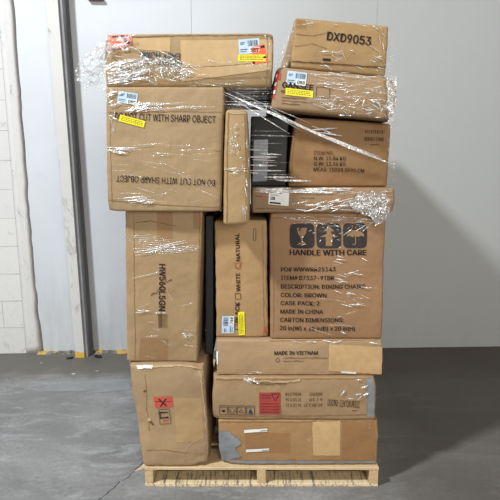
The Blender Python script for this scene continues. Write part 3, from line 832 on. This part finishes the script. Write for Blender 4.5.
# --- sharp object carton
B = Carton('cardboard_box', 'large cardboard box printed DO NOT CUT WITH SHARP OBJECT both ways up', [(105.4,86.5),(224.5,88),(221,211),(107.2,206)], -.02, .9,
           kraft['sharp'], zb=(1.2000,1.1985), zt=(1.6655,1.6655), r=.009, bulge=.010, amp=.003, edge=.004, seed=12, crush={(0,0,0): (.008,.03), (1,0,0): (.006,.03)})
B.text('DO NOT CUT WITH SHARP OBJECT', (114.8,119.6), (215.4,123.2), 6.9, INK, bold=.012)
B.text('DO NOT CUT WITH SHARP OBJECT', (215.2,180), (116.6,175.2), 6.2, INK, bold=.012)
ship_label(B, (118.6,90.8), (19.6,3), (-1.6,11.4), '088')
yellow(B, (120.4,114.6), (25.2,6.6), (-1.6,6.4))
B.line('scored_fold', [(108,112.8),(160,111.8),(224,112.2)], .6, M_FOLD, .0012)
B.line('scored_fold', [(108.6,200.4),(160,204.6),(220,208)], .8, M_FOLD, .0012)
B.line('scored_fold', [(213.4,150),(219,151.4),(223,150)], .6, M_FOLD, .0012)
B.line('side_fold', [(110.4,113),(111,160),(112,203)], .5, M_FOLD, .001)

# --- easy home carton
A = Carton('cardboard_box', 'long cardboard box on top of the left stack with upside-down blue-grey lettering', [(104.4,33),(273.4,31.5),(272.5,90),(105.4,86.5)], 0.0, .85,
           kraft['easy'], zb=(1.6662,1.6662), zt=(1.857,1.861), r=.012, bulge=.009, amp=.004, edge=.005, seed=13, crush={(1,0,1): (.008,.03), (1,0,0): (.010,.04), (0,0,1): (.006,.03)})
A.text('GOODS CO', (183,61.4), (146,60), 4.6, INKBLUE, bold=.02)
A.patch('paper_tape', [(181.4,40.8),(272.2,39.4),(272,70),(181.6,82)], M_TAN2, .0014, rag=.15, label='wide kraft tape over the right half')
A.patch('paper_tape', [(132,38),(171,38.4),(170.6,52),(134,49.6)], M_TAN2, .0012, rag=.2)
A.text('EASY HOME', (181.2,54), (140,51.8), 6.2, INKBLUE, .0030, None, .03)
o_ = A.patch('orange_sticker', [(108.4,35.2),(132,34.4),(131,45.4),(109.6,50)], M_ORANGE, .0026, rag=.5, label='orange sticker under crumpled film at the left corner')
for r_m in ([(112,36),(128,35.4),(128,37),(112,37.6)], [(124,41),(130,40.4),(130.4,44),(125,44.6)]): A.rects('printed_mark', [r_m], INK, .0034, o_)
o_ = A.patch('orange_sticker', [(251.8,47.6),(264,44.4),(267.8,62.2),(252.2,65)], M_ORANGE, .0026, rag=.2)
for r_m in ([(260,46.4),(263.8,45.4),(264.4,48),(260.4,48.8)], [(252.6,62),(255,62),(254.8,64.4),(252.8,64.4)], [(263,57),(265.6,56.4),(266,58.2),(263.6,59)]): A.rects('printed_mark', [r_m], INK, .0034, o_)
ship_label(A, (238.4,39.8), (20.4,-1.6), (1.0,15), '589')
yellow(A, (238,55.2), (27.2,-.2), (.2,6.8))
A.line('top_flap_edge', [(132,36.6),(200,35.4),(271,35)], .8, M_FOLD)
A.line('scored_fold', [(184,68),(230,66),(270,62)], .7, M_FOLD)
A.line('scored_fold', [(182,77.6),(224,78.6),(270,77)], .7, M_FOLD)
A.line('side_fold', [(267.6,36),(267.2,60),(267,86)], .7, M_FOLD)

# --- tall carton HW
I = Carton('cardboard_box', 'tall upright cardboard box printed HW560L5GN sideways above the dented box', [(125,208),(202.4,208.5),(197.4,361.5),(127,362.5)], .03, .60,
           kraft['tall'], zb=(.5625,.5625), zt=(1.1978,1.1978), r=.007, bulge=.009, amp=.003, edge=.003, seed=14)
I.text('HW560L5GN', (159.4,263.6), (159,310), 6.2, INK, bold=.035)
barcode(I, [(158.4,312.6),(167.6,312.8),(167.6,327),(158.4,326.8)], 14, INK2, .002, None)
I.line('side_fold', [(134,209),(134.6,280),(135.2,361)], .6, M_FOLD, .0012)
I.line('side_fold', [(199.8,209),(198.4,280),(196.6,361)], .7, M_FOLD, .0012)
I.patch('clear_tape', [(157,209),(173,209),(172.6,240),(157.4,240)], M_CLEAR, .002, rag=.1)
I.patch('clear_tape', [(193,209.5),(201.6,209.5),(201.2,229),(193.2,228.8)], M_CLEAR, .002, rag=.1)
I.patch('clear_tape', [(140,337),(168,337.6),(167.4,360.4),(138.4,360)], M_CLEAR, .002, rag=.1)
I.line('tear', [(151,295),(156,292),(160,289),(163,281.6),(168,281),(172,279)], .9, M_SEAM, .002, jit=.8, label='ragged tear across the lettering')
I.line('tear', [(163,281.6),(167,286),(169,294),(173,300)], .7, M_FRAY, .002, jit=.6)
I.line('scratch', [(136,222.6),(150,221),(176,226)], .6, M_SEAM, .0014)

# --- dented lower left carton
N = Carton('cardboard_box', 'dented cardboard box at lower left with a red label crossed by an X', [(129,364),(204,363),(208,466),(144.4,467)], .004, .43,
           kraft['dented'], zb=(PZ+.0005,)*2, zt=(.5618,.5618), r=.012, bulge=.012, side=.006, amp=.007, edge=.009, seed=15, back=(-.118,.004,.008,-.088),
           crush={(1,0,0): (.02,.06), (0,0,1): (.012,.05), (1,0,1): (.022,.05), (1,.4,.5): (.012,.1), (0,0,.45): (.008,.06)}, cell=.011)
r_ = N.patch('red_label', [(153.8,395.8),(172.2,394.8),(173.2,404.8),(155.2,406.6)], plain('faded_red_label', (192,76,66), .65), .0026, label='red label crossed with a black X')
N.line('cross_mark', [(159,397.4),(166.8,404.2)], 1.3, INK, .0036, r_, 0)
N.line('cross_mark', [(166.6,396.8),(160.4,405)], 1.3, INK, .0036, r_, 0)
N.line('small_print', [(155.4,400.4),(171.6,399.4)], .7, bpy.data.materials['label_print'], .0030, r_)
N.line('stamp_frame', [(158.4,408.2),(169.4,407.6),(171,422),(160,422.6),(158.4,408.2)], .6, INK2, .0026, None, 0)
N.line('stamp_print', [(159.4,411.4),(168.4,410.8)], 1.5, INK, .0028, None, .2)
N.line('stamp_print', [(159.8,416.6),(168.6,415.8)], 1.5, INK, .0028, None, .2)
N.line('stamp_print', [(160,410),(160.6,417)], 1.2, INK, .0028, None, .1)
N.line('stamp_print', [(162.6,419.4),(168,419)], .8, M_RED, .0028, None, .2)
N.patch('dirty_tape', [(134,364.5),(152,364.2),(151,367.4),(136,367.6)], M_WHITE, .003, rag=.5, label='torn white tape on the top edge')
N.line('torn_flap_edge', [(150,366),(176,364.8),(203,365.6)], 1.4, M_FRAY, .003, jit=.5)
N.patch('puncture_flap', [(146.4,417.2),(149.6,416.6),(150.4,419.6),(147.2,420.2)], M_FRAY, .004, rag=.4)
N.line('puncture', [(148,419.6),(151.6,421.6),(153,423.6)], 1.6, M_SEAM, .003, label='dark puncture hole in the board')
N.patch('kraft_patch', [(173,396),(201,397.6),(203,440),(176,441)], cardboard('kraft_patch_board', (192,156,110), 3.3), .001, rag=.3)
N.line('tear', [(144.6,374),(147,390),(146.4,410),(149,430)], .6, M_FOLD, .0015, jit=.6)
N.line('tear', [(183,452),(188,443),(196,439),(203,436)], .9, M_FRAY, .002, jit=.8)
N.line('side_fold', [(200,368),(203,400),(205.6,430),(207,462)], 1.2, M_FRAY, .002, jit=.5)
N.line('dirt_streak', [(144,391),(146,389)], 1.6, M_SEAM, .002)
N.line('scored_fold', [(147,450),(165,449),(190,452)], .6, M_FOLD, .0015)

# ------------------------------------------------------------------ stretch wrap
def film_mat(name, lo, hi, a, b, scale=(14,14,14), rough=.12):
    t = NT(name)
    v = t.mapping(scale)
    n = t.n.new('ShaderNodeTexNoise'); n.inputs['Scale'].default_value = 1; n.inputs['Detail'].default_value = 5
    n.inputs['Distortion'].default_value = 1.4; t.l.new(v, n.inputs['Vector'])
    ridge = t.math('ABSOLUTE', t.math('SUBTRACT', n.outputs[0], .5))
    fac = t.ramp(ridge, [(a, (hi,)*3), (b, (lo,)*3)])
    gl = t.n.new('ShaderNodeBsdfGlossy'); gl.inputs['Roughness'].default_value = rough
    df = t.n.new('ShaderNodeBsdfTranslucent'); df.inputs[0].default_value = (.85,.87,.9,1)
    d2 = t.n.new('ShaderNodeBsdfDiffuse'); d2.inputs[0].default_value = (.88,.89,.9,1)
    bn = t.bump(n.outputs[0], .9, .02)
    t.l.new(bn, gl.inputs['Normal'])
    m1 = t.n.new('ShaderNodeMixShader'); m1.inputs[0].default_value = .7; t.l.new(df.outputs[0], m1.inputs[1]); t.l.new(d2.outputs[0], m1.inputs[2])
    m2 = t.n.new('ShaderNodeMixShader'); m2.inputs[0].default_value = .5; t.l.new(m1.outputs[0], m2.inputs[1]); t.l.new(gl.outputs[0], m2.inputs[2])
    tr = t.n.new('ShaderNodeBsdfTransparent'); m3 = t.n.new('ShaderNodeMixShader')
    t.l.new(fac, m3.inputs[0]); t.l.new(tr.outputs[0], m3.inputs[1]); t.l.new(m2.outputs[0], m3.inputs[2]); t.l.new(m3.outputs[0], t.out.inputs[0])
    t.n.remove(t.b)
    return t.m
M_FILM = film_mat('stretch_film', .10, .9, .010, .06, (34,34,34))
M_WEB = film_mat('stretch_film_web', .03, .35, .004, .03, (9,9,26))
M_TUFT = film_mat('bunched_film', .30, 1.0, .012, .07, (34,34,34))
M_CREASE = film_mat('film_crease_glint', .65, 1.0, .05, .2, (30,30,30), .25)
M_FAINT = film_mat('film_crease_glint_faint', .15, .5, .03, .15, (30,30,30), .25)

wrap = empty('stretch_wrap', (0, .3, 1.2))
tag(wrap, 'clear plastic stretch wrap wound around the upper boxes, crumpled at its loose ends', 'plastic wrap')
def wadd(name, bm, mat, kind=None, label=None):
    o = mesh_obj(name, bm, mat); localise(o, wrap)
    if kind: o['kind'] = kind
    if label: o['label'] = label
    return o

# film creases and their glints: highlights modelled as small pointed whitish slivers
crease, faint = bmesh.new(), bmesh.new()
def sliver(bm, a, b, wd, bow=.0):
    """a, b world points, wd world width"""
    d = (b-a); L = d.length
    if L < 1e-5: return
    d.normalize(); n = d.cross(Vector((0,-1,0)))
    if n.length < 1e-3: return
    n.normalize(); prev = None
    seg = max(3, min(14, int(L/.02)))
    for i in range(seg+1):
        f = i/seg; w_ = wd*(.15+.85*math.sin(math.pi*f))*.5
        c = a.lerp(b, f)+n*bow*math.sin(math.pi*f)+Vector((0,-.0012*math.sin(math.pi*f),0))
        p = bm.verts.new(c+n*w_+Vector((0,-w_*.5,0))); q = bm.verts.new(c-n*w_)
        if prev: bm.faces.new((prev[0], prev[1], q, p))
        prev = (p, q)
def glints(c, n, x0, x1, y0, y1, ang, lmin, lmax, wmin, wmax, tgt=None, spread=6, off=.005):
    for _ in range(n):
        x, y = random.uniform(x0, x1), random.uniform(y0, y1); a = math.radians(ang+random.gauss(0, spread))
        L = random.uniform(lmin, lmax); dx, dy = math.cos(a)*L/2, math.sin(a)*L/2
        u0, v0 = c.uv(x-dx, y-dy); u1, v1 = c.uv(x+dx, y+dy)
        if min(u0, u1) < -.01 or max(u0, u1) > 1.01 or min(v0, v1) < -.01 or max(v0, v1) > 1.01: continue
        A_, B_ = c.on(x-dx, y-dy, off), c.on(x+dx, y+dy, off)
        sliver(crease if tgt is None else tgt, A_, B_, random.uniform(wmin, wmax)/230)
# E box, D box, C, B, G, H, I, A
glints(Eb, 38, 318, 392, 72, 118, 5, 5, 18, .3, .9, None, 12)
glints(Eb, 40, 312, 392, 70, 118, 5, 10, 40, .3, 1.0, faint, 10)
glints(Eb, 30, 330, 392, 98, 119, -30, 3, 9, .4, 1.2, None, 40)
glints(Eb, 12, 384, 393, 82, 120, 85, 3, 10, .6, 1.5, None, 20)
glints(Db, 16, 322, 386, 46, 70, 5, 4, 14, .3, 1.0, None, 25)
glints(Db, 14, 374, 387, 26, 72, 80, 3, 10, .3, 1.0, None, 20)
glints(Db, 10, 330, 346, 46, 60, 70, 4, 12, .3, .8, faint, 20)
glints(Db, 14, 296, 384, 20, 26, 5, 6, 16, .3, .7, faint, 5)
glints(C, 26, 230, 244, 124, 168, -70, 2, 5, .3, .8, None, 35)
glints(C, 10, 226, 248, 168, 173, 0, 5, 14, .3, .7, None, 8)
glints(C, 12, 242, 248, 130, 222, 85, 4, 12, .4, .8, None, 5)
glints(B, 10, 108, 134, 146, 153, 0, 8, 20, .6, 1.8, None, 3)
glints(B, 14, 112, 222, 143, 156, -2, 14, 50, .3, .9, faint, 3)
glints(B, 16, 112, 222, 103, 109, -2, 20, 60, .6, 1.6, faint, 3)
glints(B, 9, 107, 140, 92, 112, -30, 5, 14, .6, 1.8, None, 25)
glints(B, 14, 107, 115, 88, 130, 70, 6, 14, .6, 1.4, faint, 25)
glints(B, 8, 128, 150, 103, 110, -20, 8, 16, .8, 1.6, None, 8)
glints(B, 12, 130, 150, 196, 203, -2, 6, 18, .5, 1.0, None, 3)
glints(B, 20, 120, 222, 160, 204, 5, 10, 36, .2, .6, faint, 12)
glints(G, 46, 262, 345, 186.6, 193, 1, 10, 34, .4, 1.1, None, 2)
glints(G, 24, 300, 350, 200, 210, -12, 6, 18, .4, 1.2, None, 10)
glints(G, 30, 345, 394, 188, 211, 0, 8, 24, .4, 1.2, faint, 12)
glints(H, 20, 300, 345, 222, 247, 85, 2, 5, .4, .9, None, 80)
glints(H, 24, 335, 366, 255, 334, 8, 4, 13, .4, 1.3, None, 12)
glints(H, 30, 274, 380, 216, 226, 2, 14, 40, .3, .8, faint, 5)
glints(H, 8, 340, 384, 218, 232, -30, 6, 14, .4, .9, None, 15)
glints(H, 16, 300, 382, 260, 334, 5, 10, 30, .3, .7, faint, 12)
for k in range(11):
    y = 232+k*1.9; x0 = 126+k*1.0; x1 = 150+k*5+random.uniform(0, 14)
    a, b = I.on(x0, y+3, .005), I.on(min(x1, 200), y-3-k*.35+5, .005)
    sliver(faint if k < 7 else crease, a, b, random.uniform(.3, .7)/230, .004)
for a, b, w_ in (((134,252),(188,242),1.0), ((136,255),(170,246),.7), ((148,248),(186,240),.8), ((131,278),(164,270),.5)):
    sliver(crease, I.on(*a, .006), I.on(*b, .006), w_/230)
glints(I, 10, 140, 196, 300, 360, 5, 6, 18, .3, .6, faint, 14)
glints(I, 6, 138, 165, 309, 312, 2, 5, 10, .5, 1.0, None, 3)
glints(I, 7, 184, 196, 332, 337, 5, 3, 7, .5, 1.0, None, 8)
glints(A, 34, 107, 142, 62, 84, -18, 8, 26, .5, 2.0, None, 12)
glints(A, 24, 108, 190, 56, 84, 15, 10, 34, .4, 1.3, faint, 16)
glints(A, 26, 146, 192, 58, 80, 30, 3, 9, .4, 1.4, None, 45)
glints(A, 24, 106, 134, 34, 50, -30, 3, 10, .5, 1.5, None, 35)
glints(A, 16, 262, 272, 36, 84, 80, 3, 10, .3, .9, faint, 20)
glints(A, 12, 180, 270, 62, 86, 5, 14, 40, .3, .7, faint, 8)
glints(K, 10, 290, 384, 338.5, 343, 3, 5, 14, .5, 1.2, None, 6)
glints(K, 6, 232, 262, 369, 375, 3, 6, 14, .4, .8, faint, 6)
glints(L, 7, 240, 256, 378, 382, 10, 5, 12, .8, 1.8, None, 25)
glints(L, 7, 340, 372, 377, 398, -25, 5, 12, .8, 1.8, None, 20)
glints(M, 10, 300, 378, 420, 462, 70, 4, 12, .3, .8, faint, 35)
# arch of tight film on the top left box
prev = None
for k in range(21):
    a = math.pi*k/20; p = A.on(126-19*math.cos(a), 64-17*math.sin(a), .008)
    if prev: sliver(faint, prev, p, 1.6/230)
    prev = p
# free strands spanning the gap
def span(p0, y0, p1, y1, wpx, bm, bow=0): sliver(bm, P(p0[0], p0[1], y0), P(p1[0], p1[1], y1), wpx/230, bow)
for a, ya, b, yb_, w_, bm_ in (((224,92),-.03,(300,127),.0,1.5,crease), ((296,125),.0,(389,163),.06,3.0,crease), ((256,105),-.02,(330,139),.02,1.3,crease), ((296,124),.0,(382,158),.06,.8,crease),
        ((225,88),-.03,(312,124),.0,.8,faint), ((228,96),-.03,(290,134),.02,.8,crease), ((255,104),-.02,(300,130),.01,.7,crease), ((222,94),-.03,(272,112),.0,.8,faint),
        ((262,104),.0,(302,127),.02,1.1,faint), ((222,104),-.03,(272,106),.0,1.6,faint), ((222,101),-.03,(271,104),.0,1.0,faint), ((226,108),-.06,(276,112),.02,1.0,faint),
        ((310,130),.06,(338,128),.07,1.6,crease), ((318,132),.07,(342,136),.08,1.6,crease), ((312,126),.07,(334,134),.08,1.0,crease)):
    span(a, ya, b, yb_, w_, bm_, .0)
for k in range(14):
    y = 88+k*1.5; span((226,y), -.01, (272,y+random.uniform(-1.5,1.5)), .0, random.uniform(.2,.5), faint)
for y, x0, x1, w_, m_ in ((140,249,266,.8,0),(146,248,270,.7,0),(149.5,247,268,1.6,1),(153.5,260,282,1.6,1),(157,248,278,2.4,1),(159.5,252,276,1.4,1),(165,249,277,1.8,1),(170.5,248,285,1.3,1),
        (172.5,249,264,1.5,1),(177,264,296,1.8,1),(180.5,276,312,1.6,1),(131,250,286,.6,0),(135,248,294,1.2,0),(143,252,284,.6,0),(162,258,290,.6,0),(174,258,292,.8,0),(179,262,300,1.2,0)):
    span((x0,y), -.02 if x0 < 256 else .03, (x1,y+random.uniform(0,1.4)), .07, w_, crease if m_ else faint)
wadd('film_crease_glints', crease, M_CREASE, 'stuff', 'white slivers for the folded creases and glints of the plastic wrap')
wadd('faint_crease_glints', faint, M_FAINT, 'stuff', 'faint slivers for the stretched creases and glints of the plastic wrap')

def crumple(name, poly, Y, mat, amp, freq=30, sd=0, dY=0.0, n=26, label=None):
    """loose crumpled film: a puckered sheet inside a rough outline (fan from centre), Y may drift by dY across"""
    bm = bmesh.new(); q = [Vector(p) for p in poly]; c = sum(q, Vector((0,0)))/len(q)
    N_ = len(q)*6; ring = []
    xs = [p.x for p in q]; x0, x1 = min(xs), max(xs)
    def at(p, f):
        Yp = Y+dY*(p.x-x0)/(x1-x0) if x1 > x0 else Y
        w_ = P(p.x, p.y, Yp)
        v = noise.noise_vector(w_*freq+Vector((sd,0,0)))+.6*noise.noise_vector(w_*freq*2.6+Vector((0,sd,0)))
        return w_+Vector((v.x*amp*.6, v.y*amp, v.z*amp*.6))
    R_ = 12
    for j in range(R_+1):
        f = j/R_; row = []
        for k in range(N_):
            i = k//6; p = q[i].lerp(q[(i+1) % len(q)], (k % 6)/6)
            row.append(bm.verts.new(at(c.lerp(p, max(f, .02)), f)))
        ring.append(row)
    for a, b in zip(ring, ring[1:]):
        for k in range(N_): bm.faces.new((a[k], a[(k+1) % N_], b[(k+1) % N_], b[k]))
    return wadd(name, bm, mat, None, label)
crumple('loose_film_flap', [(106,40),(98,44),(90,50),(82,56),(77,64),(74,74),(78,84),(84,93),(90,86),(97,88),(106,96),(107,70)], -.02, M_FILM, .014, 26, 1, .02, label='crumpled clear film flaring out left of the top box')
crumple('bunched_film', [(106,34),(120,33),(132,34),(134,42),(128,46),(116,49),(108,56),(105,46)], -.016, M_FILM, .006, 40, 2, 0)
crumple('bunched_film', [(146,58),(156,56),(172,60),(186,66),(192,74),(184,80),(170,77),(156,72)], -.018, M_FILM, .006, 45, 3, 0)
crumple('bunched_film', [(108,66),(120,60),(136,58),(150,60),(150,70),(136,78),(118,84),(108,82)], -.018, M_FILM, .006, 30, 4, 0)
crumple('bunched_film', [(348,203),(358,194),(372,191),(386,194),(391,204),(390,212),(382,218),(368,216),(356,212)], .005, M_TUFT, .010, 45, 5, .0, label='tuft of bunched film at the right corner')
crumple('bunched_film', [(368,212),(380,214),(388,212),(384,222),(376,226)], .018, M_TUFT, .006, 45, 6, .0)
crumple('bunched_film', [(386,76),(397,77),(396,98),(394,120),(388,122),(388,98)], -.005, M_TUFT, .004, 45, 8, .0)
# webs pulled taut between box corners
def web(pts, nm='stretched_film_web', mat=None, label=None):
    bm = bmesh.new(); A_, B_, C_, D_ = pts; g = []
    for j in range(13):
        row = []
        for i in range(13):
            a, b = i/12, j/12
            p = A_*(1-a)*(1-b)+B_*a*(1-b)+C_*a*b+D_*(1-a)*b
            w_ = math.sin(math.pi*a)
            p = p+Vector((0, .012*w_*noise.noise(p*18), .004*noise.noise(p*25)*w_))
            row.append(bm.verts.new(p))
        g.append(row)
    for j in range(12):
        for i in range(12): bm.faces.new((g[j][i], g[j][i+1], g[j+1][i+1], g[j+1][i]))
    return wadd(nm, bm, mat or M_WEB, None, label)
web([P(294,22,.02), P(295.5,17.5,.02), P(290.5,67,.015), P(272.5,71,.03)], label='taut film web left of the top box')
web([P(388.8,27,.02), P(389.6,26,.02), P(397.6,78,.01), P(386,72,.01)])
web([P(389,120,.0), P(392,122,.0), P(396,187,.02), P(386,168,.06)])
print('objects', len(SC.objects))
